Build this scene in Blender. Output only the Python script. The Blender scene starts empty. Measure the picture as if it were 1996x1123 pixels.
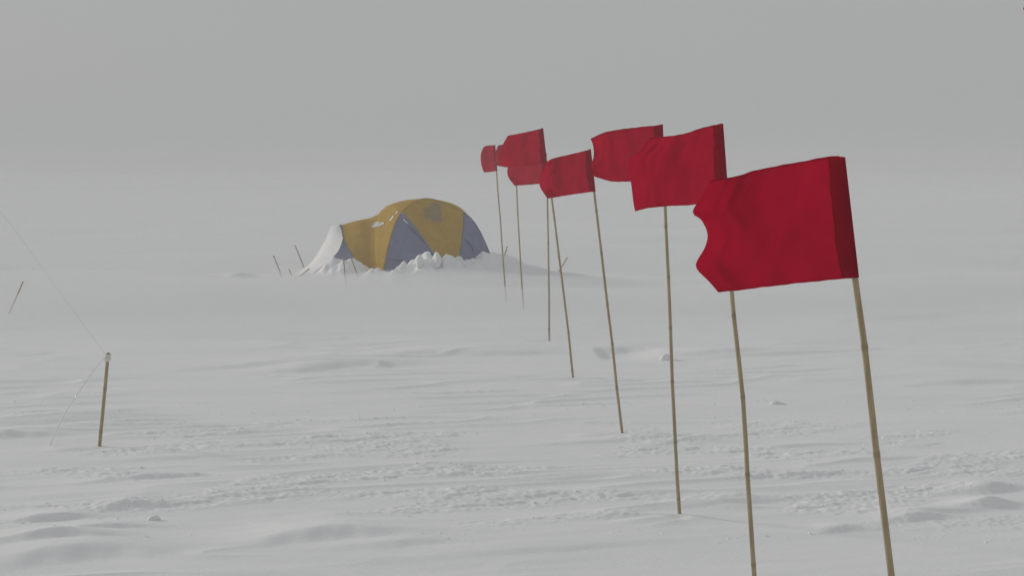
import bpy, bmesh, math, random
import numpy as np
from mathutils import Vector

sc = bpy.context.scene
col = sc.collection
R = math.radians
rng = random.Random(7)
nrng = np.random.RandomState(11)

# ------------------------------------------------------------------ camera
CAM_H, FPX, W0, H0 = 1.65, 3500.0, 1996.0, 1123.0
PITCH = math.atan(253.5 / FPX)
cam_d = bpy.data.cameras.new('camera')
cam = bpy.data.objects.new('camera', cam_d)
col.objects.link(cam)
cam.location = (0, 0, CAM_H)
cam.rotation_euler = (math.pi / 2 - PITCH, 0, 0)
cam_d.sensor_width = 36.0
cam_d.lens = 36.0 * FPX / W0
cam_d.clip_start, cam_d.clip_end = 0.05, 6000
sc.camera = cam

# ------------------------------------------------------------------ sky, sun, exposure
SUN_AZ, SUN_EL = R(-62), R(18)            # azimuth from +Y towards +X: the sun stands left, a little behind the flags
wd = bpy.data.worlds.new('World')
sc.world = wd
wd.use_nodes = True
wn, wl = wd.node_tree.nodes, wd.node_tree.links
wn.clear()
wo = wn.new('ShaderNodeOutputWorld')
bg = wn.new('ShaderNodeBackground')
bg.inputs['Strength'].default_value = 0.1
sky = wn.new('ShaderNodeTexSky')
sky.sky_type = 'NISHITA'
sky.sun_disc = False
sky.sun_elevation = SUN_EL
sky.sun_rotation = SUN_AZ
sky.dust_density = 4.0
veil = wn.new('ShaderNodeMix')             # the white-out: blown snow veils nearly all of the clear sky
veil.data_type = 'RGBA'
veil.inputs['Factor'].default_value = 0.95
veil.inputs['B'].default_value = (3.93, 4.03, 4.06, 1)
wl.new(sky.outputs['Color'], veil.inputs['A'])
wl.new(veil.outputs['Result'], bg.inputs['Color'])
wl.new(bg.outputs['Background'], wo.inputs['Surface'])

sun_d = bpy.data.lights.new('sun', 'SUN')
sun_d.energy = 1.5
sun_d.angle = R(8)
sun_d.color = (1.0, 0.955, 0.90)
sun = bpy.data.objects.new('sun', sun_d)
col.objects.link(sun)
sdir = Vector((math.sin(SUN_AZ) * math.cos(SUN_EL), math.cos(SUN_AZ) * math.cos(SUN_EL), math.sin(SUN_EL)))
sun.rotation_euler = sdir.to_track_quat('Z', 'Y').to_euler()
sun.location = sdir * 60

sc.view_settings.view_transform = 'Standard'
sc.view_settings.look = 'None'
sc.view_settings.exposure = 0.0
sc.view_settings.gamma = 1.0
sc.render.engine = 'CYCLES'
sc.cycles.use_denoising = True
sc.cycles.max_bounces = 8
sc.cycles.volume_bounces = 3
sc.cycles.transmission_bounces = 6
sc.cycles.transparent_max_bounces = 12


def at(px, py, d):
    """World point seen at photograph pixel (px, py), d metres ahead of the camera."""
    c, s = math.cos(PITCH), math.sin(PITCH)
    a, b = (px - W0 / 2) / FPX, -(py - H0 / 2) / FPX
    r = Vector((a, c + b * s, -s + b * c))
    return Vector((0, 0, CAM_H)) + r * (d / r.y)


def gnd(px, py):
    """World point on the flat snow at pixel (px, py)."""
    c, s = math.cos(PITCH), math.sin(PITCH)
    a, b = (px - W0 / 2) / FPX, -(py - H0 / 2) / FPX
    r = Vector((a, c + b * s, -s + b * c))
    return Vector((0, 0, CAM_H)) + r * (-CAM_H / r.z)


# ------------------------------------------------------------------ materials
def new_mat(name):
    m = bpy.data.materials.new(name)
    m.use_nodes = True
    n = m.node_tree.nodes
    b = n.get('Principled BSDF')
    return m, n, m.node_tree.links, b


def noise_node(n, l, scale, detail=4, rough=0.6, coord='Object', stretch=None):
    tc = n.new('ShaderNodeTexCoord')
    t = n.new('ShaderNodeTexNoise')
    t.inputs['Scale'].default_value = scale
    t.inputs['Detail'].default_value = detail
    t.inputs['Roughness'].default_value = rough
    if stretch:
        mp = n.new('ShaderNodeMapping')
        mp.inputs['Scale'].default_value = stretch
        l.new(tc.outputs[coord], mp.inputs['Vector'])
        l.new(mp.outputs['Vector'], t.inputs['Vector'])
    else:
        l.new(tc.outputs[coord], t.inputs['Vector'])
    return t


def snow_material():
    m, n, l, b = new_mat('snow')
    b.inputs['Roughness'].default_value = 0.75
    b.inputs['Specular IOR Level'].default_value = 0.25
    t = noise_node(n, l, 3.0, 6, 0.6, stretch=(0.5, 1.4, 1))
    r = n.new('ShaderNodeValToRGB')
    r.color_ramp.elements[0].position = 0.3
    r.color_ramp.elements[0].color = (0.83, 0.833, 0.84, 1)
    r.color_ramp.elements[1].position = 0.7
    r.color_ramp.elements[1].color = (0.87, 0.872, 0.875, 1)
    l.new(t.outputs['Fac'], r.inputs['Fac'])
    l.new(r.outputs['Color'], b.inputs['Base Color'])
    f = noise_node(n, l, 70.0, 5, 0.65, stretch=(0.6, 1, 1))
    bp = n.new('ShaderNodeBump')
    bp.inputs['Strength'].default_value = 0.35
    bp.inputs['Distance'].default_value = 0.008
    l.new(f.outputs['Fac'], bp.inputs['Height'])
    l.new(bp.outputs['Normal'], b.inputs['Normal'])
    return m


def cloth_material(name, colour, var, mixfac, bump=0.25, weave=240.0):
    m, n, l, b = new_mat(name)
    n.remove(b)
    out = n.get('Material Output')
    t = noise_node(n, l, 9.0, 5, 0.6)
    cr = n.new('ShaderNodeValToRGB')
    cr.color_ramp.elements[0].position = 0.3
    cr.color_ramp.elements[1].position = 0.72
    cr.color_ramp.elements[0].color = (*[c * (1 - var) for c in colour], 1)
    cr.color_ramp.elements[1].color = (*[min(1, c * (1 + var)) for c in colour], 1)
    l.new(t.outputs['Fac'], cr.inputs['Fac'])
    df = n.new('ShaderNodeBsdfDiffuse')
    tr = n.new('ShaderNodeBsdfTranslucent')
    mx = n.new('ShaderNodeMixShader')
    mx.inputs['Fac'].default_value = mixfac
    l.new(cr.outputs['Color'], df.inputs['Color'])
    l.new(cr.outputs['Color'], tr.inputs['Color'])
    w = noise_node(n, l, weave, 2, 0.5)
    c2 = noise_node(n, l, 16.0, 4, 0.55)
    ad = n.new('ShaderNodeMath')
    ad.operation = 'MULTIPLY_ADD'
    ad.inputs[1].default_value = 0.12
    l.new(w.outputs['Fac'], ad.inputs[0])
    l.new(c2.outputs['Fac'], ad.inputs[2])
    bp = n.new('ShaderNodeBump')
    bp.inputs['Strength'].default_value = bump
    bp.inputs['Distance'].default_value = 0.012
    l.new(ad.outputs[0], bp.inputs['Height'])
    l.new(bp.outputs['Normal'], df.inputs['Normal'])
    l.new(df.outputs[0], mx.inputs[1])
    l.new(tr.outputs[0], mx.inputs[2])
    l.new(mx.outputs[0], out.inputs['Surface'])
    return m


def bamboo_material():
    m, n, l, b = new_mat('bamboo')
    b.inputs['Roughness'].default_value = 0.5
    t = noise_node(n, l, 14.0, 5, 0.6, stretch=(6, 6, 0.5))
    r = n.new('ShaderNodeValToRGB')
    r.color_ramp.elements[0].position = 0.25
    r.color_ramp.elements[0].color = (0.25, 0.19, 0.105, 1)
    r.color_ramp.elements[1].position = 0.75
    r.color_ramp.elements[1].color = (0.46, 0.37, 0.215, 1)
    l.new(t.outputs['Fac'], r.inputs['Fac'])
    at_ = n.new('ShaderNodeAttribute')
    at_.attribute_name = 'node'
    mx = n.new('ShaderNodeMix')
    mx.data_type = 'RGBA'
    mx.inputs['B'].default_value = (0.13, 0.09, 0.045, 1)
    l.new(at_.outputs['Fac'], mx.inputs['Factor'])
    l.new(r.outputs['Color'], mx.inputs['A'])
    l.new(mx.outputs['Result'], b.inputs['Base Color'])
    return m


def plain_material(name, c0, c1, scale=20, rough=0.7):
    m, n, l, b = new_mat(name)
    b.inputs['Roughness'].default_value = rough
    t = noise_node(n, l, scale, 4, 0.6)
    r = n.new('ShaderNodeValToRGB')
    r.color_ramp.elements[0].position = 0.3
    r.color_ramp.elements[1].position = 0.7
    r.color_ramp.elements[0].color = (*c0, 1)
    r.color_ramp.elements[1].color = (*c1, 1)
    l.new(t.outputs['Fac'], r.inputs['Fac'])
    l.new(r.outputs['Color'], b.inputs['Base Color'])
    return m


M = {
    'snow': snow_material(),
    'red': cloth_material('red_cotton', (0.42, 0.0010, 0.024), 0.14, 0.50, 0.28),
    'yellow': cloth_material('yellow_nylon', (0.56, 0.365, 0.085), 0.10, 0.22, 0.55, 60),
    'grey': cloth_material('blue_grey_nylon', (0.255, 0.27, 0.385), 0.10, 0.15, 0.55, 60),
    'rime': cloth_material('rimed_white_fabric', (0.92, 0.92, 0.91), 0.04, 0.15, 0.5, 40),
    'bamboo': bamboo_material(),
    'pale_grey': cloth_material('pale_grey_nylon', (0.33, 0.355, 0.47), 0.10, 0.3, 0.3, 60),
    'rope': plain_material('white_cord', (0.80, 0.80, 0.78), (0.90, 0.90, 0.88), 60),
    'line': plain_material('grey_cord', (0.50, 0.49, 0.48), (0.60, 0.59, 0.57), 60),
    'logo': plain_material('faded_white_print', (0.25, 0.20, 0.14), (0.78, 0.78, 0.76), 16),
    'print': cloth_material('faded_grey_print', (0.40, 0.305, 0.17), 0.12, 0.2, 0.3, 60),
    'tab': plain_material('white_webbing', (0.6, 0.6, 0.6), (0.78, 0.78, 0.78), 40),
    'seam': cloth_material('pale_seam', (0.22, 0.22, 0.27), 0.1, 0.1, 0.2, 60),
    'dark': plain_material('dark_webbing', (0.05, 0.05, 0.06), (0.09, 0.09, 0.1), 30),
}


# ------------------------------------------------------------------ object helpers
def mesh_obj(name, verts, faces, mat, parent=None, smooth=True, attr=None):
    me = bpy.data.meshes.new(name)
    me.from_pydata([tuple(v) for v in verts], [], faces)
    me.materials.append(M[mat])
    if smooth:
        me.polygons.foreach_set('use_smooth', [True] * len(me.polygons))
    if attr is not None:
        a = me.attributes.new('node', 'FLOAT', 'POINT')
        a.data.foreach_set('value', attr)
    me.update()
    o = bpy.data.objects.new(name, me)
    col.objects.link(o)
    if parent is not None:
        o.parent = parent
        o.matrix_parent_inverse = parent.matrix_world.inverted()
    return o


def tag(o, label, cat, group=None):
    o['label'] = label
    o['category'] = cat
    if group:
        o['group'] = group
    return o


def thing(name, loc, label, cat, group=None):
    o = bpy.data.objects.new(name, None)
    col.objects.link(o)
    o.location = loc
    o.empty_display_size = 0.1
    bpy.context.view_layer.update()
    return tag(o, label, cat, group)


def spline(pts, n):
    """Catmull-Rom through points, n samples evenly spread along it."""
    P = np.array([list(p) for p in pts], float)
    if len(P) == 2:
        t = np.linspace(0, 1, n)[:, None]
        return P[0] * (1 - t) + P[1] * t
    E = np.vstack([2 * P[0] - P[1], P, 2 * P[-1] - P[-2]])
    out = []
    for i in range(len(P) - 1):
        p0, p1, p2, p3 = E[i:i + 4]
        t = np.linspace(0, 1, 40, endpoint=False)[:, None]
        out.append(0.5 * ((2 * p1) + (-p0 + p2) * t + (2 * p0 - 5 * p1 + 4 * p2 - p3) * t ** 2 + (-p0 + 3 * p1 - 3 * p2 + p3) * t ** 3))
    out.append(P[-1:])
    C = np.vstack(out)
    s = np.concatenate([[0], np.cumsum(np.linalg.norm(np.diff(C, axis=0), axis=1))])
    u = np.linspace(0, s[-1], n)
    return np.stack([np.interp(u, s, C[:, k]) for k in range(C.shape[1])], 1)


def tube_data(path, radii, seg=10):
    path = [Vector(p) for p in path]
    V, F = [], []
    n = len(path)
    ref = Vector((0.31, 0.87, 0.38)).normalized()
    for i, p in enumerate(path):
        d = (path[min(i + 1, n - 1)] - path[max(i - 1, 0)]).normalized()
        if abs(d.dot(ref)) > 0.95:
            ref = Vector((0.9, 0.1, -0.4)).normalized()
        x = (ref - d * ref.dot(d)).normalized()
        y = d.cross(x)
        for k in range(seg):
            a = 2 * math.pi * k / seg
            V.append(p + (x * math.cos(a) + y * math.sin(a)) * radii[i])
    for i in range(n - 1):
        for k in range(seg):
            F.append((i * seg + k, i * seg + (k + 1) % seg, (i + 1) * seg + (k + 1) % seg, (i + 1) * seg + k))
    F.append(tuple(range(seg))[::-1])
    F.append(tuple(range((n - 1) * seg, n * seg)))
    return V, F


def tube(name, path, r, mat, parent=None, seg=8):
    V, F = tube_data(path, [r] * len(path) if not hasattr(r, '__len__') else r, seg)
    return mesh_obj(name, V, F, mat, parent)


def bamboo(name, path, r_top, r_bot, spacing, parent=None, phase=0.4, seg=12):
    """A cane: swollen, dark-ringed nodes and a slight kink at each node."""
    C = spline(path, 240)
    s = np.concatenate([[0], np.cumsum(np.linalg.norm(np.diff(C, axis=0), axis=1))])
    L = s[-1]
    nodes = []
    q = phase * spacing
    while q < L:
        nodes.append(q)
        q += spacing * (0.85 + 0.3 * rng.random())
    st = set(np.linspace(0, L, 14))
    for q in nodes:
        for dq in (-0.02, -0.009, -0.004, 0, 0.004, 0.010, 0.02):
            if 0 < q + dq < L:
                st.add(q + dq)
    st = np.array(sorted(st))
    pts = np.stack([np.interp(st, s, C[:, k]) for k in range(3)], 1)
    kx = [0.0] + [(rng.random() - 0.5) * (0.006 if q > 0.3 else 0.0) for q in nodes] + [0.0]
    kn = [0.0] + nodes + [L]
    pts[:, 0] += np.interp(st, kn, kx)
    rad, nd = [], []
    for q, p in zip(st, pts):
        r = r_top + (r_bot - r_top) * q / L
        dn = min([abs(q - x) for x in nodes] + [9])
        rad.append(r * (1 + (0.14 if q > 0.3 or L < 1 else 0.03) * math.exp(-(dn / 0.006) ** 2)))
        nd.append(0.35 * math.exp(-(dn / 0.0075) ** 2))
    V, F = tube_data(pts, rad, seg)
    return mesh_obj(name, V, F, 'bamboo', parent, attr=[v for v in nd for _ in range(seg)])


# ------------------------------------------------------------------ the snow
def _hash(ix, iy, seed):
    h = (ix.astype(np.int64) * 374761393 + iy.astype(np.int64) * 668265263 + seed * 974634777) & 0xFFFFFFFF
    h = ((h ^ (h >> 13)) * 1274126177) & 0xFFFFFFFF
    return (h ^ (h >> 16)) & 0xFFFF


def perlin(x, y, seed=0):
    ix, iy = np.floor(x), np.floor(y)
    fx, fy = x - ix, y - iy
    ux, uy = fx * fx * fx * (fx * (fx * 6 - 15) + 10), fy * fy * fy * (fy * (fy * 6 - 15) + 10)
    r = 0
    for dx in (0, 1):
        for dy in (0, 1):
            a = _hash(ix + dx, iy + dy, seed) * (2 * math.pi / 65536)
            g = np.cos(a) * (fx - dx) + np.sin(a) * (fy - dy)
            r = r + g * (ux if dx else 1 - ux) * (uy if dy else 1 - uy)
    return r * 1.5


WX, WY = math.cos(R(17)), math.sin(R(17))     # the wind, along which the snow is carved


def smooth01(t):
    t = np.clip(t, 0, 1)
    return t * t * (3 - 2 * t)


# carved drifts: pixel of the crest, length and depth along the wind, height, (steep side faces the camera)
RIDGES = [
    (130, 1085, 0.40, 0.30, 0.050), (640, 1048, 0.34, 0.26, 0.055), (95, 1062, 0.22, 0.14, 0.030),
    (1930, 958, 0.20, 0.14, 0.040), (1925, 988, 0.13, 0.10, 0.045), (1840, 1000, 0.30, 0.10, 0.016), (1785, 1012, 0.16, 0.10, 0.032), (1640, 1034, 0.12, 0.08, 0.022),
    (250, 938, 0.45, 0.10, 0.018), (95, 1012, 0.20, 0.10, 0.030), (250, 990, 0.16, 0.09, 0.025), (215, 1032, 0.22, 0.10, 0.022),
    (780, 1062, 0.30, 0.16, 0.020), (1060, 1068, 0.5, 0.14, 0.014), (1180, 862, 0.5, 0.09, 0.016), (1420, 985, 0.35, 0.09, 0.015),
    (690, 712, 0.55, 0.40, 0.050), (600, 722, 0.40, 0.25, 0.040), (850, 692, 0.55, 0.40, 0.040), (500, 715, 0.5, 0.3, 0.03),
    (1010, 690, 0.4, 0.3, 0.03), (1400, 688, 0.35, 0.25, 0.035), (1500, 690, 0.5, 0.2, 0.025), (1880, 748, 0.4, 0.15, 0.02),
    (1740, 622, 1.0, 0.5, 0.035), (455, 546, 0.40, 0.35, 0.11), (540, 552, 0.6, 0.5, 0.06),
    (120, 822, 0.6, 0.25, 0.035), (30, 850, 0.3, 0.2, 0.03), (880, 905, 0.4, 0.10, 0.016), (350, 893, 0.4, 0.1, 0.014),
    (1100, 938, 0.35, 0.10, 0.016), (1700, 900, 0.35, 0.10, 0.016), (1560, 870, 0.35, 0.08, 0.014),
    (330, 437, 3.5, 2.5, 0.10), (1700, 446, 6, 3, 0.12), (1250, 470, 5, 3, 0.09), (130, 470, 4, 3, 0.1),
]
PITS = [(1163, 1300, 676, 0.050, 1.3), (393, 480, 541, 0.11, 2.0), (216, 262, 555, 0.04, 1.4)]
FEET = [(gnd(a, b).x, gnd(a, b).y) for a, b in ((1325, 1013), (1213, 849), (1118, 738), (1071, 664), (1020, 602), (987, 588), (194, 875), (18, 611), (1480, 1275))]
RIDGES_W = [(gnd(a, b), l, w, h) for a, b, l, w, h in RIDGES]
TENT_D = 24.45


def bump2(X, Y, cx, cy, sx, sy, h, p=2.0):
    return h * np.exp(-(np.abs((X - cx) / sx) ** p + np.abs((Y - cy) / sy) ** p))


def px_x(px, d):
    return (px - W0 / 2) / FPX * d


def snow_h(X, Y):
    X, Y = np.asarray(X, float), np.asarray(Y, float)
    a, b = X * WX + Y * WY, -X * WY + Y * WX
    D = np.hypot(X, Y)
    far = smooth01((D - 30) / 120)
    z = 0.22 * far * perlin(a / 30, b / 14, 1) + 0.5 * far * perlin(a / 110, b / 60, 2)
    z += 0.014 * perlin(a / 2.4, b / 0.9, 3)
    # sastrugi: long ridges with a sharp lip
    n1 = perlin(a / 1.5 + 0.4 * perlin(a / 0.8, b / 0.4, 15), b / 0.34, 4)
    lip = np.maximum(0, 1 - np.abs(n1) * 2.6)
    z += 0.016 * lip ** 2 * smooth01(perlin(a / 2.2, b / 1.6, 5) * 2 + 0.35)
    n2 = perlin(a / 0.5 + 0.6 * n1, b / 0.12, 6)
    z += 0.0018 * n2
    # the broken crust in the foreground
    zone = smooth01((Y - 7.7) / 0.6) * (1 - smooth01((Y - 10.2) / 1.8))
    patch = smooth01(perlin(a / 0.9, b / 0.4, 7) * 2.6 + 0.2)
    c = 0.0075 * np.maximum(0, perlin(a / 0.09, b / 0.045, 8)) + 0.0042 * np.abs(perlin(a / 0.05, b / 0.03, 9))
    plate = smooth01((perlin(a / 0.28, b / 0.10, 10) - 0.02) * 6) * 0.0065
    z += zone * patch * (c + plate)
    z += (0.06 + 0.94 * zone * patch) * 0.0035 * perlin(a / 0.035, b / 0.02, 12)
    for p, l, w, h in RIDGES_W:
        da = ((X - p.x) * WX + (Y - p.y) * WY) / l
        db = (-(X - p.x) * WY + (Y - p.y) * WX) / w
        m = (np.abs(da) < 3) & (np.abs(db) < 4)
        if not np.any(m):
            continue
        A, B = da[m] if da.ndim else da, db[m] if db.ndim else db
        B = B + 0.22 * perlin(A * 1.1 + p.x * 7, B * 0 + p.y * 3, 13) + 0.08 * perlin(A * 3 + p.x, B * 1 + p.y, 14)
        prof = np.where(B < 0, smooth01((B + 0.7) / 0.7), np.exp(-(B / 1.5) ** 2))
        v = 0.9 * h * np.exp(-np.abs(A) ** 2.0) * prof
        if z.ndim:
            z[m] += v
        else:
            z = z + v
    for fx, fy in FEET:
        dx, dy = X - fx, Y - fy
        m = (np.abs(dx + 0.2) < 0.7) & (np.abs(dy) < 0.4)
        if not np.any(m):
            continue
        dx, dy = (dx[m], dy[m]) if z.ndim else (dx, dy)
        da, db = dx * WX + dy * WY, -dx * WY + dy * WX
        k = -0.012 * np.exp(-(da ** 2 + db ** 2) / 0.05 ** 2) + 0.016 * np.exp(-(db / 0.05) ** 2) * np.exp(-((da + 0.16) / 0.13) ** 2)
        if z.ndim:
            z[m] += k
        else:
            z = z + k
    # shallow dug hollows: a steep far wall that falls in shade, a floor that climbs back towards the camera
    for x0, x1, yt, dep_, run in PITS:
        p0, p1 = gnd(x0, yt), gnd(x1, yt)
        u = (X - p0.x) / (p1.x - p0.x)
        v = (p0.y - Y) / run
        m = (u > -0.3) & (u < 1.3) & (v > -0.6) & (v < 1.3)
        if not np.any(m):
            continue
        u, v = (u[m], v[m]) if z.ndim else (u, v)
        v = v + 0.035 * perlin(u * 1.7 + x0, v * 2, 51) + 0.006 * perlin(u * 9 + x0, v * 5, 52)
        k = -dep_ * smooth01((u + 0.08) / 0.22) * (1 - smooth01((u - 0.35) / 0.65)) * smooth01(v / 0.10) * (1 - smooth01((v - 0.3) / 0.7))
        k = k + 0.3 * dep_ * np.exp(-((u - 0.45) / 0.42) ** 2) * np.exp(-((v + 0.16) / 0.18) ** 2)
        if z.ndim:
            z[m] += k
        else:
            z = z + k
    # the bank shovelled up round the tent, and the drift in its lee
    m = (np.abs(Y - 24.3) < 4) & (np.abs(X + 1.0) < 6)
    if np.any(m):
        x, y = (X[m], Y[m]) if z.ndim else (X, Y)
        y = y + 0.16 * perlin(x / 0.55, y * 0 + 3.7, 25) + 0.07 * perlin(x / 0.2, y / 0.5, 26)
        k = 0
        jag = perlin(x / 0.26, y / 0.26, 20) * 1.1 + perlin(x / 0.09, y / 0.09, 21) * 0.45 + np.abs(perlin(x / 0.05, y / 0.05, 22)) * 0.25
        near = bump2(x, y, px_x(835, 23.4), 23.42, 0.66, 0.34, 0.25, 2.1)
        near2 = bump2(x, y, px_x(905, 23.5), 23.52, 0.42, 0.32, 0.20, 2.0)
        left = bump2(x, y, px_x(712, 23.8), 23.80, 0.36, 0.34, 0.15, 2.2) + bump2(x, y, px_x(662, 23.9), 23.92, 0.27, 0.30, 0.24, 2.2) + bump2(x, y, px_x(610, 24.2), 24.2, 0.30, 0.3, 0.07)
        back = bump2(x, y, px_x(820, 25.6), 25.75, 0.9, 0.3, 0.2)
        t = (x - px_x(925, 24.1)) / (px_x(1165, 24.1) - px_x(925, 24.1))
        hh = 0.36 * np.interp(t, [-0.12, 0.0, 0.06, 0.26, 0.42, 0.58, 0.8, 1.0, 1.3], [0, 0.75, 0.98, 1.0, 0.62, 0.36, 0.22, 0.10, 0])
        yc = 24.0 + 0.25 * t
        wv = (y - yc)
        tail = hh * np.where(wv < 0, np.exp(-(wv / 0.26) ** 2), np.exp(-(wv / 0.6) ** 2))
        base = near + near2 + left + back
        k = base * (1 + 0.40 * jag) + tail * (1 + 0.10 * jag)
        if z.ndim:
            z[m] += k
        else:
            z = z + k
    return z


def zat(x, y):
    return float(snow_h(np.array([x]), np.array([y]))[0])


def build_snow():
    fine = np.linspace(R(-20), R(20), 960)
    th = np.concatenate([fine, np.linspace(R(20), R(340), 90)[1:-1]])
    ys = np.concatenate([np.linspace(1185, 480, 720), np.linspace(479, 322, 130)])
    rr = np.concatenate([np.linspace(0.4, 6.5, 26)[:-1], 5775 / (ys - 308.0), [500, 700, 1000, 1500]])
    # extra rings so the bank at the tent keeps its detail
    rr = np.unique(np.concatenate([rr, np.linspace(22.6, 25.2, 110)]))
    T, D = np.meshgrid(th, rr)
    X, Y = D * np.sin(T), D * np.cos(T)
    Z = snow_h(X.ravel(), Y.ravel())
    nr, nt = X.shape
    V = np.stack([X.ravel(), Y.ravel(), Z], 1)
    V = np.vstack([V, [[0, 0, 0]]])
    i, j = np.meshgrid(np.arange(nr - 1), np.arange(nt), indexing='ij')
    j2 = (j + 1) % nt
    Q = np.stack([i * nt + j, (i + 1) * nt + j, (i + 1) * nt + j2, i * nt + j2], -1).reshape(-1, 4)
    jj = np.arange(nt)
    T3 = np.stack([np.full(nt, nr * nt), jj, (jj + 1) % nt], 1)
    me = bpy.data.meshes.new('snow_ground')
    nq, n3 = len(Q), len(T3)
    me.vertices.add(len(V))
    me.vertices.foreach_set('co', V.astype(np.float32).ravel())
    me.loops.add(nq * 4 + n3 * 3)
    me.loops.foreach_set('vertex_index', np.concatenate([Q[:, ::-1].ravel(), T3[:, ::-1].ravel()]).astype(np.int32))
    me.polygons.add(nq + n3)
    me.polygons.foreach_set('loop_start', np.concatenate([np.arange(nq) * 4, nq * 4 + np.arange(n3) * 3]).astype(np.int32))
    me.polygons.foreach_set('use_smooth', np.ones(nq + n3, bool))
    me.materials.append(M['snow'])
    me.update()
    me.validate()
    if me.polygons[0].normal.z < 0:
        me.flip_normals()
    o = bpy.data.objects.new('snow_ground', me)
    col.objects.link(o)
    o['kind'] = 'structure'
    return o


build_snow()


# ------------------------------------------------------------------ marker flags
def resample2(pts, n):
    return spline(pts, n)


def make_flag(d, pole, top, left, bottom, label, wave=0.018, phase=0.0, fly_d=-0.03, r=(0.0068, 0.0088), fold=0.03, nphase=0.4, kink=-0.022):
    """pole: pixels from tip to foot at distance d; top / left / bottom: the cloth's outline in pixels; the cloth hangs in depth d + flutter."""
    foot = at(*pole[-1], d)
    root = thing('marker_flag', (foot.x, foot.y, zat(foot.x, foot.y)), label, 'flag', 'red marker flags in a line')
    P = [at(px, py, d) for px, py in pole]
    dirn = (P[-1] - P[-2]).normalized()
    P.append(P[-1] + dirn * 0.25)
    bamboo('pole', P, r[0], r[1], 0.27, root, nphase)
    NU, NV = 44, 34
    # boundary curves: u = 0 at the pole, v = 0 at the bottom
    ptop = resample2(top, NU)
    pbot = resample2(bottom[::-1], NU)
    vv = np.linspace(0, 1, NV)
    vv[1], vv[-2] = 0.014, 0.984
    dense = resample2(left[::-1], 400)
    plf = np.stack([np.interp(vv, np.linspace(0, 1, 400), dense[:, k]) for k in (0, 1)], 1)
    sc_ = FPX / d
    t = vv[:, None]
    prt = pbot[0] * (1 - t) + ptop[0] * t
    U, Vv = np.meshgrid(np.linspace(0, 1, NU), vv)
    G = ((1 - Vv)[..., None] * pbot[None] + Vv[..., None] * ptop[None]
         + (1 - U)[..., None] * prt[:, None] + U[..., None] * plf[:, None]
         - ((1 - U) * (1 - Vv))[..., None] * pbot[0] - (U * (1 - Vv))[..., None] * pbot[-1]
         - ((1 - U) * Vv)[..., None] * ptop[0] - (U * Vv)[..., None] * ptop[-1])
    ph = phase
    wave, fold = wave * 0.5, fold * 0.55
    dep = fly_d * U + wave * U * np.sin(2 * math.pi * (1.25 * U + 0.22 * Vv) + ph) \
        + 0.35 * wave * smooth01((U - 0.2) / 0.5) * np.sin(2 * math.pi * (3.1 * U - 0.5 * Vv) + 2 * ph + 1)
    e = smooth01((U - 0.80) / 0.20)
    dep += fold * e * np.sin(2 * math.pi * (1.1 * Vv) + 1.3 * ph + 0.6) + 0.45 * fold * e * np.sin(2 * math.pi * (2.6 * Vv + 0.8 * U) + ph)
    dep += 0.009 * smooth01((U - 0.66) / 0.14) * (np.abs(np.sin(math.pi * 8.5 * (U + 0.02 * np.sin(5 * Vv + ph)))) - 0.6) * smooth01((Vv - 0.25) / 0.6)
    dep += 0.0012 * perlin(U * 9, Vv * 5 + ph, 31)
    crease = 0.87 + 0.02 * np.sin(3.3 * Vv + ph)
    dep += kink * np.maximum(0, U - crease) / 0.13
    dep += 0.12 * kink * np.exp(-np.abs(U - crease + 0.09 * (1 - Vv)) / 0.02) * smooth01(1.5 - 1.6 * Vv) - 0.10 * kink * np.exp(-np.abs(U - 0.72 - 0.10 * Vv) / 0.02) * smooth01((Vv - 0.35) / 0.4)
    dep += 0.004 * smooth01((U - 0.1) / 0.4) * perlin(U * 3.1 + ph, Vv * 1.7 + 2 * ph, 33) + 0.0022 * perlin(U * 8 + 3 * Vv + ph, Vv * 3 - 2 * U, 34)
    NS = 5                                          # columns taken up by the sleeve
    # the cloth puckers where the sleeve is sewn down
    dep += 0.0022 * np.exp(-((U - NS / (NU - 1)) / 0.05) ** 2) * np.sin(2 * math.pi * 6.3 * Vv + 2.0 * np.sin(4 * Vv + ph))
    G[:, NS, 0] += 0.0016 * sc_ * np.sin(9 * vv + ph) + 0.0008 * sc_ * np.sin(31 * vv + 2 * ph)
    # pole axis depth is d; the sleeve's two walls pass before and behind it
    def pt(i, j, off):
        return at(G[i, j, 0] + (0.003 * sc_ if j == 0 else 0), G[i, j, 1] + sc_ * (-0.0012 if i == NV - 1 and j < 3 else 0) + (sc_ * 0.0007 * math.sin(j * 12.9 + ph * 3) * math.sin(j * 0.9) if i in (0, NV - 1) else 0), d + dep[i, j] + off)
    V, F = [], []
    cols = list(range(NS, NU))
    for i in range(NV):
        for j in cols:
            V.append(pt(i, j, 0))
    nc = len(cols)
    for i in range(NV - 1):
        for j in range(nc - 1):
            F.append((i * nc + j, i * nc + j + 1, (i + 1) * nc + j + 1, (i + 1) * nc + j))
    cloth = mesh_obj('cloth', V, F, 'red', root)
    # sleeve
    V, F = [], []
    prof = []
    rp = r[0] * 1.1
    offs = [rp * 0.5, rp * 1.2, rp * 0.95, rp * 0.3, rp * 0.08, 0.0]
    for j in range(NS + 1):
        prof.append((j, -offs[j] - 0.0006))
    for j in range(NS, -1, -1):
        prof.append((j, offs[j] + 0.0006))
    npf = len(prof)
    for i in range(NV):
        for j, o in prof:
            V.append(pt(i, j, o))
    for i in range(NV - 1):
        for k in range(npf):
            k2 = (k + 1) % npf
            F.append((i * npf + k, i * npf + k2, (i + 1) * npf + k2, (i + 1) * npf + k))
    mesh_obj('sleeve', V, F, 'red', cloth)
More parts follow.
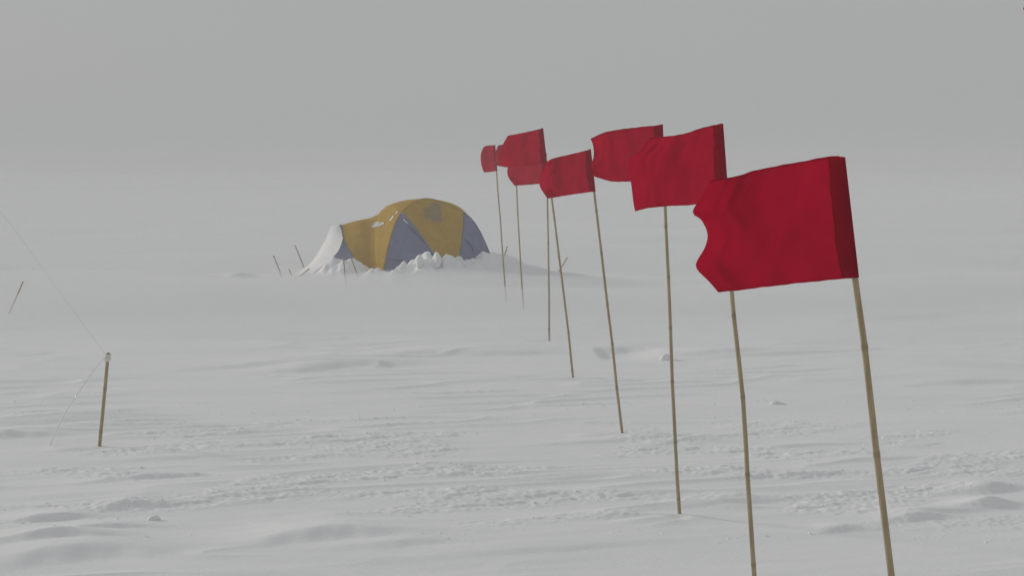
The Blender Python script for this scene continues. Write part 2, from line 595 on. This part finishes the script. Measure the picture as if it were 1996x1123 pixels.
    # turned hems along top, bottom and fly: a second layer of cloth on the near face
    def hem(rows, cs, off=-0.0018):
        V, F = [], []
        for i in rows:
            for j in cs:
                V.append(pt(i, j, off))
        n2 = len(cs)
        for a in range(len(rows) - 1):
            for b in range(n2 - 1):
                F.append((a * n2 + b, a * n2 + b + 1, (a + 1) * n2 + b + 1, (a + 1) * n2 + b))
        mesh_obj('hem', V, F, 'red', cloth)
    hem([NV - 2, NV - 1], cols)
    hem([0, 1], cols, 0.0018)
    return root


D_ = lambda y: 5775.0 / (y - 308.0)
make_flag(3.94, [(1636, 306), (1651, 420), (1666, 541), (1679, 625), (1706, 845), (1738, 1110), (1778, 1450), (1815, 1773)],
          [(1645, 307), (1622, 304), (1560, 315), (1480, 330), (1440, 342), (1412, 347), (1385, 351)],
          [(1385, 351), (1366, 384), (1350, 414), (1367, 429), (1379, 456), (1374, 482), (1357, 512), (1360, 527), (1382, 549), (1400, 570)],
          [(1400, 570), (1432, 567), (1550, 553), (1672, 541)],
          'large red flag with a deeply notched fluttering end, on a yellow bamboo cane', 0.013, 0.4, fold=0.022, nphase=0.62, kink=-0.040)
make_flag(5.97, [(1405, 241), (1412, 345), (1427, 570), (1440, 705), (1453, 850), (1469, 1110), (1480, 1275)],
          [(1408, 241), (1375, 247), (1330, 261), (1292, 266), (1266, 268)],
          [(1266, 268), (1252, 288), (1232, 305), (1226, 320), (1231, 365), (1235, 398), (1238, 412)],
          [(1238, 412), (1262, 406), (1300, 402), (1355, 399), (1419, 391)],
          'red flag with a smooth square end on the cane just behind the notched flag', 0.02, 1.7, fold=0.03, nphase=0.2)
make_flag(D_(1013), [(1289, 242), (1293, 320), (1297, 405), (1303, 560), (1310, 720), (1318, 900), (1325, 1013)],
          [(1291, 243), (1240, 248), (1195, 254), (1172, 260), (1151, 270)],
          [(1151, 270), (1156, 284), (1157, 305), (1150, 331), (1158, 343), (1171, 348)],
          [(1171, 348), (1195, 354), (1225, 354), (1295, 357)],
          'red flag with a curled, crumpled fly end, third cane from the notched flag', 0.022, 3.1, fold=0.05, nphase=0.7)
make_flag(D_(849), [(1149, 290), (1158, 375), (1175, 520), (1195, 690), (1213, 849)],
          [(1151, 291), (1110, 301), (1080, 308), (1067, 314)],
          [(1067, 314), (1058, 328), (1053, 348), (1052, 362), (1060, 377), (1068, 387)],
          [(1068, 387), (1110, 380), (1160, 373)],
          'red flag with a clipped slanting end, fourth cane from the notched flag', 0.022, 0.2, fold=0.04, nphase=0.3)
make_flag(D_(738), [(1056, 249), (1065, 318), (1075, 388), (1095, 540), (1118, 738)],
          [(1058, 250), (1040, 254), (1012, 260), (990, 264)],
          [(990, 264), (980, 282), (974, 302), (977, 322)],
          [(977, 322), (1005, 325), (1035, 322), (1066, 319)],
          'red flag flown highest of the far ones, fifth cane from the notched flag', 0.022, 2.2, fold=0.04, nphase=0.5)
make_flag(D_(664), [(1064, 298), (1066, 350), (1067, 388), (1069, 520), (1071, 664)],
          [(1065, 300), (1035, 303), (1005, 306)],
          [(1005, 306), (991, 322), (990, 343), (1003, 362)],
          [(1003, 362), (1030, 360), (1066, 357)],
          'red flag hung low on the most upright cane, half hidden by higher flags', 0.02, 4.0, fold=0.04, nphase=0.35)
make_flag(D_(602), [(1002, 279), (1007, 362), (1013, 480), (1020, 602)],
          [(1003, 280), (985, 281), (971, 283)],
          [(971, 283), (966, 296), (966, 310), (969, 323)],
          [(969, 323), (988, 326), (1005, 327)],
          'red flag almost wholly hidden, on the seventh cane from the notched flag', 0.02, 5.1, fold=0.03, nphase=0.8)
make_flag(D_(588), [(964, 282), (968, 337), (977, 450), (987, 588)],
          [(965, 283), (955, 283), (945, 285), (940, 291)],
          [(940, 291), (937, 303), (938, 320), (943, 336)],
          [(943, 336), (955, 335), (969, 333)],
          'smallest, palest red flag on the far cane closest to the tent', 0.02, 0.9, fold=0.03, nphase=0.1)
make_flag(1.95, [(2620, 20), (2640, 300), (2668, 520), (2730, 1200), (2800, 2200), (2860, 3269)],
          [(2628, 22), (2450, 14), (2250, 10), (2060, 0), (1999, 8)],
          [(1999, 8), (1992.5, 22), (2004, 40), (2050, 130), (2035, 260), (2070, 400), (2090, 535)],
          [(2090, 535), (2300, 530), (2500, 522), (2672, 515)],
          'red flag of which only a sliver of the fluttering tip shows', 0.016, 1.0, fold=0.02, nphase=0.5)


# ------------------------------------------------------------------ the dome tent
def pn_triangle(p, nrm, n=14, sag=0.0):
    """Curved triangle from corner points and normals (cubic, PN style); sag pulls the middle in."""
    p1, p2, p3 = p
    n1, n2, n3 = [v.normalized() for v in nrm]
    w = lambda a, b, na: (b - a).dot(na)
    b210 = (2 * p1 + p2 - w(p1, p2, n1) * n1) / 3
    b120 = (2 * p2 + p1 - w(p2, p1, n2) * n2) / 3
    b021 = (2 * p2 + p3 - w(p2, p3, n2) * n2) / 3
    b012 = (2 * p3 + p2 - w(p3, p2, n3) * n3) / 3
    b102 = (2 * p3 + p1 - w(p3, p1, n3) * n3) / 3
    b201 = (2 * p1 + p3 - w(p1, p3, n1) * n1) / 3
    E = (b210 + b120 + b021 + b012 + b102 + b201) / 6
    b111 = E + (E - (p1 + p2 + p3) / 3) / 2
    nm = (n1 + n2 + n3).normalized()
    V, idx, F = [], {}, []
    for i in range(n + 1):
        for j in range(n + 1 - i):
            u, v = i / n, j / n
            s = 1 - u - v
            q = (p1 * s ** 3 + p2 * u ** 3 + p3 * v ** 3 + b210 * 3 * s * s * u + b120 * 3 * s * u * u + b201 * 3 * s * s * v
                 + b021 * 3 * u * u * v + b102 * 3 * s * v * v + b012 * 3 * u * v * v + b111 * 6 * s * u * v)
            wob = 0.5 * math.sin(9 * q.x + 5 * q.z) + 0.5 * math.sin(7 * q.z - 6 * q.y + 2)
            q = q - nm * (27 * s * u * v) * (sag + 0.013 * wob)
            idx[i, j] = len(V)
            V.append(q)
    for i in range(n):
        for j in range(n - i):
            F.append((idx[i, j], idx[i + 1, j], idx[i, j + 1]))
            if i + j < n - 1:
                F.append((idx[i + 1, j], idx[i + 1, j + 1], idx[i, j + 1]))
    edge = lambda a: [V[idx[i, j]] for i, j in a]
    e12 = edge([(i, 0) for i in range(n + 1)])
    e13 = edge([(0, j) for j in range(n + 1)])
    e23 = edge([(n - j, j) for j in range(n + 1)])
    return V, F, e12, e13, e23


def loft(sections, name, mat, parent, n=18, m=16, wob=0.006):
    """Surface through section curves (lists of points)."""
    S = [spline([tuple(q) for q in s], n) for s in sections]
    V = []
    rows = np.stack(S, 0)                       # k, n, 3
    C = np.stack([spline(rows[:, i], m) for i in range(n)], 1)   # m, n, 3
    for a in range(m):
        for b in range(n):
            q = C[a, b].copy()
            q[1] += wob * math.sin(14 * q[0] + 11 * q[2])
            V.append(q)
    F = [(a * n + b, a * n + b + 1, (a + 1) * n + b + 1, (a + 1) * n + b) for a in range(m - 1) for b in range(n - 1)]
    o = mesh_obj(name, V, F, mat, parent)
    return o, C


tc = gnd(835, 540)
tent = thing('dome_tent', (tc.x, tc.y, 0), 'yellow and blue-grey dome tent half buried in snow', 'tent')
G_ = lambda px, d: Vector((px_x(px, d), d, -0.04))
T = at(829, 387, 24.6)
A1, A2, A3, A4 = at(782, 415, 24.05), at(904, 415, 24.55), at(878, 409, 25.15), at(750, 407, 24.85)
B0, B1, B2, B3, B4 = G_(741, 23.72), G_(881, 23.62), G_(982, 24.75), G_(905, 25.7), G_(728, 25.35)
CEN = at(828, 520, 24.6)


def nz(p, flat=1.0):
    v = p - CEN
    return Vector((v.x, v.y, v.z * flat)).normalized()


N = {}
for k, p in (('T', T), ('A1', A1), ('A2', A2), ('A3', A3), ('A4', A4)):
    N[k] = nz(p, 1.25)
N['T'] = Vector((-0.03, 0, 1))
N['A2'] = Vector((0.40, -0.42, 0.80)).normalized()
for k, p in (('B0', B0), ('B1', B1), ('B2', B2), ('B3', B3), ('B4', B4)):
    v = p - CEN
    N[k] = Vector((v.x, v.y, 0.28)).normalized()
N['B2'].z = 0.75
N['B2'].normalize()
K = dict(T=T, A1=A1, A2=A2, A3=A3, A4=A4, B0=B0, B1=B1, B2=B2, B3=B3, B4=B4)
edges = {}


def panel(name, a, b, c, mat, sag, label=None):
    V, F, e12, e13, e23 = pn_triangle([K[a], K[b], K[c]], [N[a], N[b], N[c]], 16, sag)
    o = mesh_obj(name, V, F, mat, tent)
    edges[a + b], edges[a + c], edges[b + c] = e12, e13, e23
    if label:
        o['label'] = label
    return o


panel('roof_panel', 'T', 'A1', 'A2', 'yellow', 0.0)
panel('roof_panel', 'T', 'A2', 'A3', 'yellow', 0.0)
panel('roof_panel', 'T', 'A3', 'A4', 'yellow', 0.0)
panel('roof_panel', 'T', 'A4', 'A1', 'yellow', 0.0)
panel('fly_panel', 'A1', 'A2', 'B1', 'yellow', 0.012)
panel('fly_panel', 'A2', 'A3', 'B2', 'yellow', 0.012)
panel('fly_panel', 'A3', 'A4', 'B3', 'yellow', 0.012)
panel('fly_panel', 'A4', 'A1', 'B0', 'yellow', 0.012)
panel('side_panel', 'A1', 'B0', 'B1', 'grey', 0.03)
panel('side_panel', 'A2', 'B1', 'B2', 'grey', 0.03)
panel('side_panel', 'A3', 'B2', 'B3', 'grey', 0.03)
panel('side_panel', 'A4', 'B3', 'B4', 'grey', 0.03)
for e, mat, r_ in (('A1B0', 'yellow', 0.010), ('A1B1', 'grey', 0.011), ('A2B1', 'seam', 0.008), ('A2B2', 'grey', 0.010),
                   ('A3B2', 'grey', 0.010), ('A3B3', 'grey', 0.010), ('TA1', 'yellow', 0.008), ('TA2', 'yellow', 0.008)):
    if e in edges:
        tube('pole_sleeve', edges[e], r_, mat, tent, 8)

# vestibule: arches from the dome out to the low front hoop
def arch(near_px, near_d, top, far_px, far_d, q=0.5):
    a, b, t = G_(near_px, near_d), G_(far_px, far_d), at(*top)
    m1 = a.lerp(t, 0.5) + Vector((0, -0.16 * q, 0.10 * q))
    m2 = b.lerp(t, 0.5) + Vector((0, 0.16 * q, 0.10 * q))
    q1 = a.lerp(t, 0.82) + Vector((0, -0.09 * q, 0.09 * q))
    q2 = b.lerp(t, 0.82) + Vector((0, 0.09 * q, 0.09 * q))
    return [a, m1, q1, t, q2, m2, b]


vest, C = loft([arch(745, 23.76, (762, 402, 24.72), 735, 25.4, 1.0),
                arch(728, 23.95, (726, 423, 24.68), 726, 25.25, 0.8),
                arch(712, 24.08, (695, 430, 24.64), 712, 25.12, 0.8),
                [at(701, 540, 24.15), at(697, 518, 24.17), at(688, 500, 24.22), at(677, 482, 24.32), at(669.5, 464, 24.43), at(666.5, 447, 24.55), at(663, 438, 24.62),
                 at(663, 441, 24.7), at(668, 465, 24.85), at(690, 505, 25.0), G_(702, 25.05)]],
               'vestibule_roof', 'yellow', tent, 26, 22)
# front hoop pole
hoop = [C[-1, i] for i in range(C.shape[1])]
tube('hoop_pole', hoop, 0.009, 'seam', tent, 8)
# blue-grey near side of the vestibule, between the hoop and the pegged-out nose
Nn = [at(667, 444, 24.58), at(669, 462, 24.46), at(660, 488, 24.36), at(645, 505, 24.28), at(628, 522, 24.2), at(612, 540, 24.15)]
Sn = [at(669, 452, 24.52), at(671, 465, 24.43), at(679, 482, 24.33), at(690, 501, 24.22), at(698, 520, 24.16), at(702, 545, 24.14)]
loft([Nn, [a.lerp(b, 0.5) + Vector((0, 0.03, 0)) for a, b in zip(Nn, Sn)], Sn], 'vestibule_side', 'pale_grey', tent, 14, 8, 0.004)
# sunlit, rime-white front running down to its peg on the left
Fl = [at(645, 441, 24.72), at(636, 463, 24.8), at(620, 492, 24.92), at(604, 514, 24.98), at(580, 531, 25.0), at(560, 546, 25.0)]
Nf = [at(668, 445, 24.575), at(668.5, 463, 24.45), at(659, 489, 24.35), at(641, 507, 24.27), at(614, 529, 24.2), at(590, 546, 24.15)]
Mf = [a.lerp(b, 0.45) + Vector((-0.035, 0, 0.02)) for a, b in zip(Nf, Fl)]
Mf[0] = at(654, 438, 24.65)
fr, _ = loft([Nf, Mf, Fl], 'vestibule_front', 'rime', tent, 26, 14, 0.010)
fr['label'] = 'white frosted vestibule front in the sun'

# small things sewn to the fly
dg = bpy.context.evaluated_depsgraph_get()
dg.update()


def hit(px, py):
    """Where the sight line through a pixel meets the tent, with the surface normal."""
    o = Vector((0, 0, CAM_H))
    dv = (at(px, py, 10) - o).normalized()
    start = o + dv * 20
    best = None
    for c in tent.children:
        if c.type != 'MESH' or c.name.startswith(('pole', 'hoop')):
            continue
        mi = c.matrix_world.inverted()
        ok, loc, nn, fi = c.ray_cast(mi @ start, (mi.to_3x3() @ dv).normalized())
        if ok:
            wl_ = c.matrix_world @ loc
            d = (wl_ - o).length
            if best is None or d < best[0]:
                nn = (c.matrix_world.to_3x3() @ nn).normalized()
                if nn.dot(dv) > 0:
                    nn = -nn
                best = (d, wl_, nn)
    return best


def surf_patch(px, py, w, h, name, mat, tilt=0.0, square=False, lift=0.006, ragged=0.12):
    """A thin piece laid on the fabric (w, h: half sizes in photograph pixels), cast point by point so that it follows the curve."""
    V, F = [], []
    nr, na = 4, 24
    ct, st = math.cos(tilt), math.sin(tilt)
    for q in range(nr + 1):
        for k in range(na):
            a = 2 * math.pi * k / na
            ca, sa = math.cos(a), math.sin(a)
            f = q / nr
            if square:
                m_ = max(abs(ca), abs(sa))
                ca, sa = ca / m_, sa / m_
            else:
                f *= 1 + ragged * math.sin(3 * a + px) + 0.6 * ragged * math.sin(7 * a + py)
            x, y = w * f * ca, h * f * sa
            b = hit(px + x * ct + y * st, py - x * st + y * ct)
            if b is None:
                return
            V.append(b[1] + b[2] * lift)
    for q in range(nr):
        for k in range(na):
            k2 = (k + 1) % na
            F.append((q * na + k, q * na + k2, (q + 1) * na + k2, (q + 1) * na + k))
    me_o = mesh_obj(name, V, F, mat, tent)
    return me_o


surf_patch(736, 438, 13, 4.6, 'logo_patch', 'logo', 0.22)
surf_patch(846, 415, 17, 19, 'faded_print', 'print', 0.3, ragged=0.2)
surf_patch(764, 426, 5.5, 1.4, 'reflective_tab', 'tab', 0.9, True)
surf_patch(773.5, 415, 3.0, 1.2, 'reflective_tab', 'tab', 0.9, True)
surf_patch(791, 432, 7, 1.0, 'reflective_tab', 'tab', -0.75, True)


def surf_line(pts, r_, name, mat):
    P = []
    for px, py in pts:
        b = hit(px, py)
        if b:
            P.append(b[1] + b[2] * 0.008)
    if len(P) > 1:
        tube(name, P, r_, mat, tent, 6)


surf_line([(795, 440), (805, 450), (815, 460), (824, 472)], 0.005, 'zip_line', 'seam')
surf_line([(748, 501), (760, 506), (775, 508), (786, 509)], 0.005, 'zip_line', 'seam')
surf_line([(908, 468), (914, 474), (920, 483), (922, 490)], 0.006, 'guy_tape', 'seam')
# loose flap lifting off the lee edge
f0, f1 = at(922, 447, 24.62), at(934, 466, 24.62)
V = [f0, f1, f1 + Vector((0.055, -0.02, 0.035)), f0.lerp(f1, 0.5) + Vector((0.05, -0.03, 0.0)),
     f0 + Vector((0, 0.01, 0)), f1 + Vector((0, 0.01, 0)), f1 + Vector((0.055, -0.012, 0.032)), f0.lerp(f1, 0.5) + Vector((0.05, -0.022, -0.003))]
mesh_obj('loose_flap', V, [(0, 1, 2, 3), (7, 6, 5, 4), (0, 4, 5, 1), (1, 5, 6, 2), (2, 6, 7, 3), (3, 7, 4, 0)], 'dark', tent, smooth=False)


# ------------------------------------------------------------------ bamboo stakes
def stake(top, foot, d, label, r=0.008, group='cut bamboo stakes round the tent', below=0.12):
    p0, p1 = at(*top, d), at(*foot, d)
    base = thing('bamboo_stake', (p1.x, p1.y, p1.z), label, 'stake', group)
    dv = (p1 - p0).normalized()
    bamboo('cane', [p0, p0.lerp(p1, 0.5), p1, p1 + dv * below], r * 0.92, r, 0.22, base, rng.random(), 10)
    return base


stake((533, 498), (554, 550), 24.6, 'bamboo stake leaning in open snow, outermost on the white side of the tent')
stake((575, 478), (592, 520), 25.3, 'bamboo stake standing behind the white vestibule front')
stake((563, 525), (575, 549), 24.2, 'short stub of bamboo at the tip of the white vestibule front')
stake((669, 499), (675, 562), 22.8, 'upright bamboo stake before the small grey vestibule side')
stake((684, 501), (698, 540), 23.5, 'thin leaning stake between the grey vestibule side and the yellow fly')
stake((989, 480), (979, 512), 24.1, 'short stake poking out of the top of the drift beside the tent')
stake((1106, 502), (1086, 535), 24.6, 'short leaning stake near the thin end of the drift beside the tent')
stake((45, 549), (17, 614), D_(611), 'lone leaning bamboo stake in open snow far from the tent', group='lone stakes')
lying = thing('bamboo_cane', at(586, 537, 24.1), 'bamboo cane lying against the foot of the white vestibule front', 'cane')
bamboo('cane', [at(573, 545, 24.02), at(588, 536, 24.06), at(603, 524, 24.12)], 0.008, 0.008, 0.2, lying, 0.3, 10)

ds = D_(873)
stk = stake((211, 688), (194, 876), ds, 'bamboo stake with white cord knotted at its top', r=0.0105, group='lone stakes')
# the cord: knot, short leg down to the snow, long thin line up and away
kp = at(210, 697, ds)
guy = thing('guy_line', kp, 'white cord tied to the stake top and running off taut', 'rope')
V, F = [], []
knot_turns = []
for i in range(90):
    a = i / 90 * 2 * math.pi * 5
    knot_turns.append(kp + Vector((math.cos(a) * (0.013 + 0.003 * math.sin(i * 0.7)), math.sin(a) * 0.013, 0.016 - 0.036 * i / 90 + 0.004 * math.sin(i * 1.3))))
tube('knot', knot_turns, 0.0042, 'rope', guy, 8)
tube('knot', [kp + Vector((0.010, -0.012, 0.008)), kp + Vector((0.021, -0.016, 0.001)), kp + Vector((0.019, -0.014, -0.010)), kp + Vector((0.008, -0.012, -0.016))], 0.005, 'rope', guy, 8)
g0 = gnd(96, 866)
tail = [tuple(kp + Vector((-0.012, -0.01, 0.002))), tuple(at(188, 715, ds + 0.02)), tuple(at(150, 770, ds + 0.06)), tuple(at(120, 818, ds + 0.1)), (g0.x, g0.y, g0.z - 0.015)]
tube('cord', spline(tail, 40), 0.0038, 'rope', guy, 6)
mast_d = 12.0
up = [tuple(kp + Vector((-0.01, 0, 0.012))), tuple(at(150, 615, ds + 0.35)), tuple(at(75, 512, ds + 0.8)), tuple(at(0, 412, ds + 1.25)), tuple(at(-190, 190, mast_d))]
tube('long_cord', spline(up, 60), 0.0009, 'line', guy, 6)
mt = at(-190, 185, mast_d)
mast = thing('bamboo_mast', (mt.x + 0.02, mt.y, 0), 'tall bamboo mast holding the far end of the thin line', 'mast')
bamboo('cane', [mt + Vector((0.0, 0, 0.08)), Vector((mt.x + 0.01, mt.y, 0.9)), Vector((mt.x + 0.02, mt.y, -0.3))], 0.011, 0.014, 0.3, mast, 0.4)


# ------------------------------------------------------------------ snow blocks and lumps
def block_mesh(seed, spiky=0.0):
    r_ = random.Random(seed)
    bm = bmesh.new()
    for _ in range(15):
        v = Vector((r_.uniform(-1, 1), r_.uniform(-1, 1), r_.uniform(-0.8, 0.9)))
        v = v.normalized() * r_.uniform(0.75, 1.05)
        v.x, v.y = v.x * 1.1, v.y * 0.9
        bm.verts.new(v)
    if spiky:
        bm.verts.new((r_.uniform(-0.35, 0.35), r_.uniform(-0.3, 0.3), 1.0 + spiky))
    res = bmesh.ops.convex_hull(bm, input=bm.verts)
    junk = [g for g in res['geom_interior'] + res['geom_unused'] if isinstance(g, bmesh.types.BMVert)]
    bmesh.ops.delete(bm, geom=list({g for g in junk if g.is_valid}), context='VERTS')
    bmesh.ops.subdivide_edges(bm, edges=bm.edges[:], cuts=2, use_grid_fill=True)
    for v in bm.verts:
        c = v.co
        n_ = 0.09 * math.sin(7 * c.x + seed) * math.cos(6 * c.y + 2 * seed) + 0.06 * math.sin(13 * c.z + 9 * c.x)
        v.co = c * (1 + n_)
    for _ in range(2):
        bmesh.ops.smooth_vert(bm, verts=bm.verts[:], factor=0.4, use_axis_x=True, use_axis_y=True, use_axis_z=True)
    me = bpy.data.meshes.new('snow_block')
    bm.to_mesh(me)
    bm.free()
    me.polygons.foreach_set('use_smooth', [True] * len(me.polygons))
    me.materials.append(M['snow'])
    return me


BL = [block_mesh(s) for s in range(1, 7)] + [block_mesh(s, 0.9) for s in range(11, 15)]


def block(x, y, z, s, mi, label, group, rot=None, stretch=(1, 1, 1)):
    o = bpy.data.objects.new('snow_block', BL[mi])
    col.objects.link(o)
    o.location = (x, y, z)
    o.scale = (s * stretch[0], s * stretch[1], s * stretch[2])
    o.rotation_euler = rot or (rng.uniform(-0.4, 0.4), rng.uniform(-0.4, 0.4), rng.uniform(0, 6.28))
    return tag(o, label, 'snow block', group)


LB = ('rough block of snow at the foot of the yellow fly next to the vestibule',
      'rough block of snow in the bank before the large grey tent triangle',
      'rough block of snow in the bank where the tent meets the grey drift')
GB = 'snow blocks banked round the tent'
spots = []
for i in range(18):
    px = rng.choice([rng.uniform(690, 960), rng.uniform(760, 940)])
    d = rng.uniform(23.18, 23.55)
    spots.append((px_x(px, d), d, rng.uniform(0.03, 0.065)))
for x, y, s in spots:
    block(x, y, zat(x, y) - s * 0.35, s, rng.randrange(6), LB[0 if x < px_x(742, y) else 1 if x < px_x(885, y) else 2], GB)
for px, py, s, lab in ((818, 499, 0.085, 'pale wind-carved snow spike before the middle of the tent\'s grey triangle'),
                       (851, 493, 0.105, 'tallest snow spike, curling up where grey side meets yellow fly'),
                       (872, 499, 0.085, 'small snow point before the tip of the yellow fly panel'),
                       (786, 512, 0.07, 'low snow point at the left foot of the grey tent triangle'.replace('left foot', 'yellow-edged foot'))):
    p = at(px, py - 4, 23.25)
    block(p.x, p.y, p.z - s * 1.5, s, 6 + rng.randrange(4), lab, 'snow spikes before the tent', (rng.uniform(-0.1, 0.1), rng.uniform(0.05, 0.3), rng.uniform(0, 6)), (1.25, 1.0, 1.0))

p = gnd(1296, 700)
block(p.x, p.y, zat(p.x, p.y) + 0.015, 0.062, 2, 'bright white lump of snow beside the third flag cane', None, (-0.25, -0.2, 0.5), (1.0, 1.1, 0.95))
p = gnd(1517, 789)
block(p.x, p.y, zat(p.x, p.y) - 0.010, 0.055, 1, 'low pointed lump of snow alone on the smooth surface', None, (0.0, 0.15, 0.2), (1.5, 0.9, 0.75))
p = gnd(300, 1014)
block(p.x, p.y, zat(p.x, p.y) + 0.004, 0.026, 4, 'chunk of crust, dark on its shaded side, in the broken foreground snow', None, (0.2, 0, 0.4), (1.5, 0.9, 0.9))

# loose crumbs of wind crust strewn over the foreground
def crumbs():
    V, F = [], []
    oct_ = [(1, 0, 0), (-1, 0, 0), (0, 1, 0), (0, -1, 0), (0, 0, 1), (0, 0, -1)]
    of = [(0, 2, 4), (2, 1, 4), (1, 3, 4), (3, 0, 4), (2, 0, 5), (1, 2, 5), (3, 1, 5), (0, 3, 5)]
    n = 7000
    d = 7.6 + nrng.rand(n) ** 0.9 * 4.6
    x = (nrng.rand(n) - 0.5) * 0.72 * d
    a, b = x * WX + d * WY, -x * WY + d * WX
    keep = (perlin(a / 0.9, b / 0.4, 7) * 2.2 + 0.25 + 0.9 * perlin(a / 0.3, b / 0.2, 41)) > nrng.rand(n) * 1.3
    x, d = x[keep], d[keep]
    z = snow_h(x, d)
    s = 0.0022 + 0.010 * nrng.rand(len(x)) ** 3.2
    for xi, yi, zi, si in zip(x, d, z, s):
        o = len(V)
        rot = rng.uniform(0, 3.14)
        c_, s_ = math.cos(rot), math.sin(rot)
        sx, sy, sz = si * rng.uniform(0.8, 1.9), si * rng.uniform(0.7, 1.2), si * rng.uniform(0.5, 1.0)
        for p_ in oct_:
            qx, qy, qz = p_[0] * sx * rng.uniform(0.7, 1.2), p_[1] * sy * rng.uniform(0.7, 1.2), p_[2] * sz * rng.uniform(0.7, 1.2)
            V.append((xi + qx * c_ - qy * s_, yi + qx * s_ + qy * c_, zi + qz - si * 0.1))
        F += [tuple(o + k for k in f) for f in of]
    o = mesh_obj('snow_crumbs', V, F, 'snow', smooth=False)
    o['kind'] = 'stuff'
    tag(o, 'loose crumbs of broken wind crust over the foreground snow', 'snow')


crumbs()

# ------------------------------------------------------------------ blowing snow in the air
bm = bmesh.new()
bmesh.ops.create_cube(bm, size=1.0)
S, Z0, Z1 = 3400.0, -3.0, 2.9
for v in bm.verts:
    v.co = Vector((v.co.x * S, v.co.y * S, Z0 if v.co.z < 0 else Z1))
me = bpy.data.meshes.new('haze')
bm.to_mesh(me)
bm.free()
hm = bpy.data.materials.new('blown_snow_air')
hm.use_nodes = True
hn = hm.node_tree.nodes
hn.clear()
ho = hn.new('ShaderNodeOutputMaterial')
pv = hn.new('ShaderNodeVolumePrincipled')
pv.inputs['Color'].default_value = (0.755, 0.762, 0.765, 1)
pv.inputs['Density'].default_value = 0.0068
pv.inputs['Anisotropy'].default_value = 0.0
hm.node_tree.links.new(pv.outputs['Volume'], ho.inputs['Volume'])
me.materials.append(hm)
haze = bpy.data.objects.new('haze', me)
col.objects.link(haze)
haze['kind'] = 'stuff'
tag(haze, 'pale blowing snow filling the air', 'haze')


# ------------------------------------------------------------------ spindrift: the low layer of snow streaming over the ground
def spindrift():
    nx, ny = 150, 120
    xs = np.linspace(-1, 1, nx)
    ys = 12.0 + 500 * np.linspace(0, 1, ny) ** 3.0
    X, Y = np.meshgrid(xs, ys)
    X = X * (16 + 0.8 * Y)
    a, b = X * WX + Y * WY, -X * WY + Y * WX
    edge = smooth01((Y - 12.0) / 8.0) * (1 - smooth01((Y - 26) / 170)) ** 1.5 * (1 - smooth01((np.abs(X) / (16 + 0.8 * Y) - 0.6) / 0.38))
    n = 0.55 + 0.55 * perlin(a / 5.5, b / 2.2, 61) + 0.3 * perlin(a / 2.2, b / 0.9, 62)
    top = -0.12 + edge * (1 - 0.85 * np.exp(-((X - 0.7) / 2.6) ** 2 - ((Y - 24.2) / 1.5) ** 2)) * (0.20 + 0.23 * np.clip(n, 0, 1.3))
    V = [(x, y, z) for x, y, z in zip(X.ravel(), Y.ravel(), top.ravel())] + [(x, y, -0.3) for x, y in zip(X.ravel(), Y.ravel())]
    N_ = nx * ny
    F = []
    for i in range(ny - 1):
        for j in range(nx - 1):
            q = (i * nx + j, i * nx + j + 1, (i + 1) * nx + j + 1, (i + 1) * nx + j)
            F.append(q)
            F.append(tuple(N_ + k for k in q[::-1]))
    rim = [j for j in range(nx)] + [i * nx + nx - 1 for i in range(1, ny)] + [(ny - 1) * nx + j for j in range(nx - 2, -1, -1)] + [i * nx for i in range(ny - 2, 0, -1)]
    for k in range(len(rim)):
        p_, q_ = rim[k], rim[(k + 1) % len(rim)]
        F.append((q_, p_, N_ + p_, N_ + q_))
    me = bpy.data.meshes.new('blowing_snow')
    me.from_pydata(V, [], F)
    me.update()
    m = hm.copy()
    m.name = 'spindrift_air'
    v = [q for q in m.node_tree.nodes if q.type == 'PRINCIPLED_VOLUME'][0]
    v.inputs['Density'].default_value = 0.7
    v.inputs['Color'].default_value = (0.86, 0.866, 0.872, 1)
    me.materials.append(m)
    o = bpy.data.objects.new('blowing_snow', me)
    col.objects.link(o)
    o['kind'] = 'stuff'
    tag(o, 'low veil of snow streaming along the ground', 'blowing snow')


spindrift()
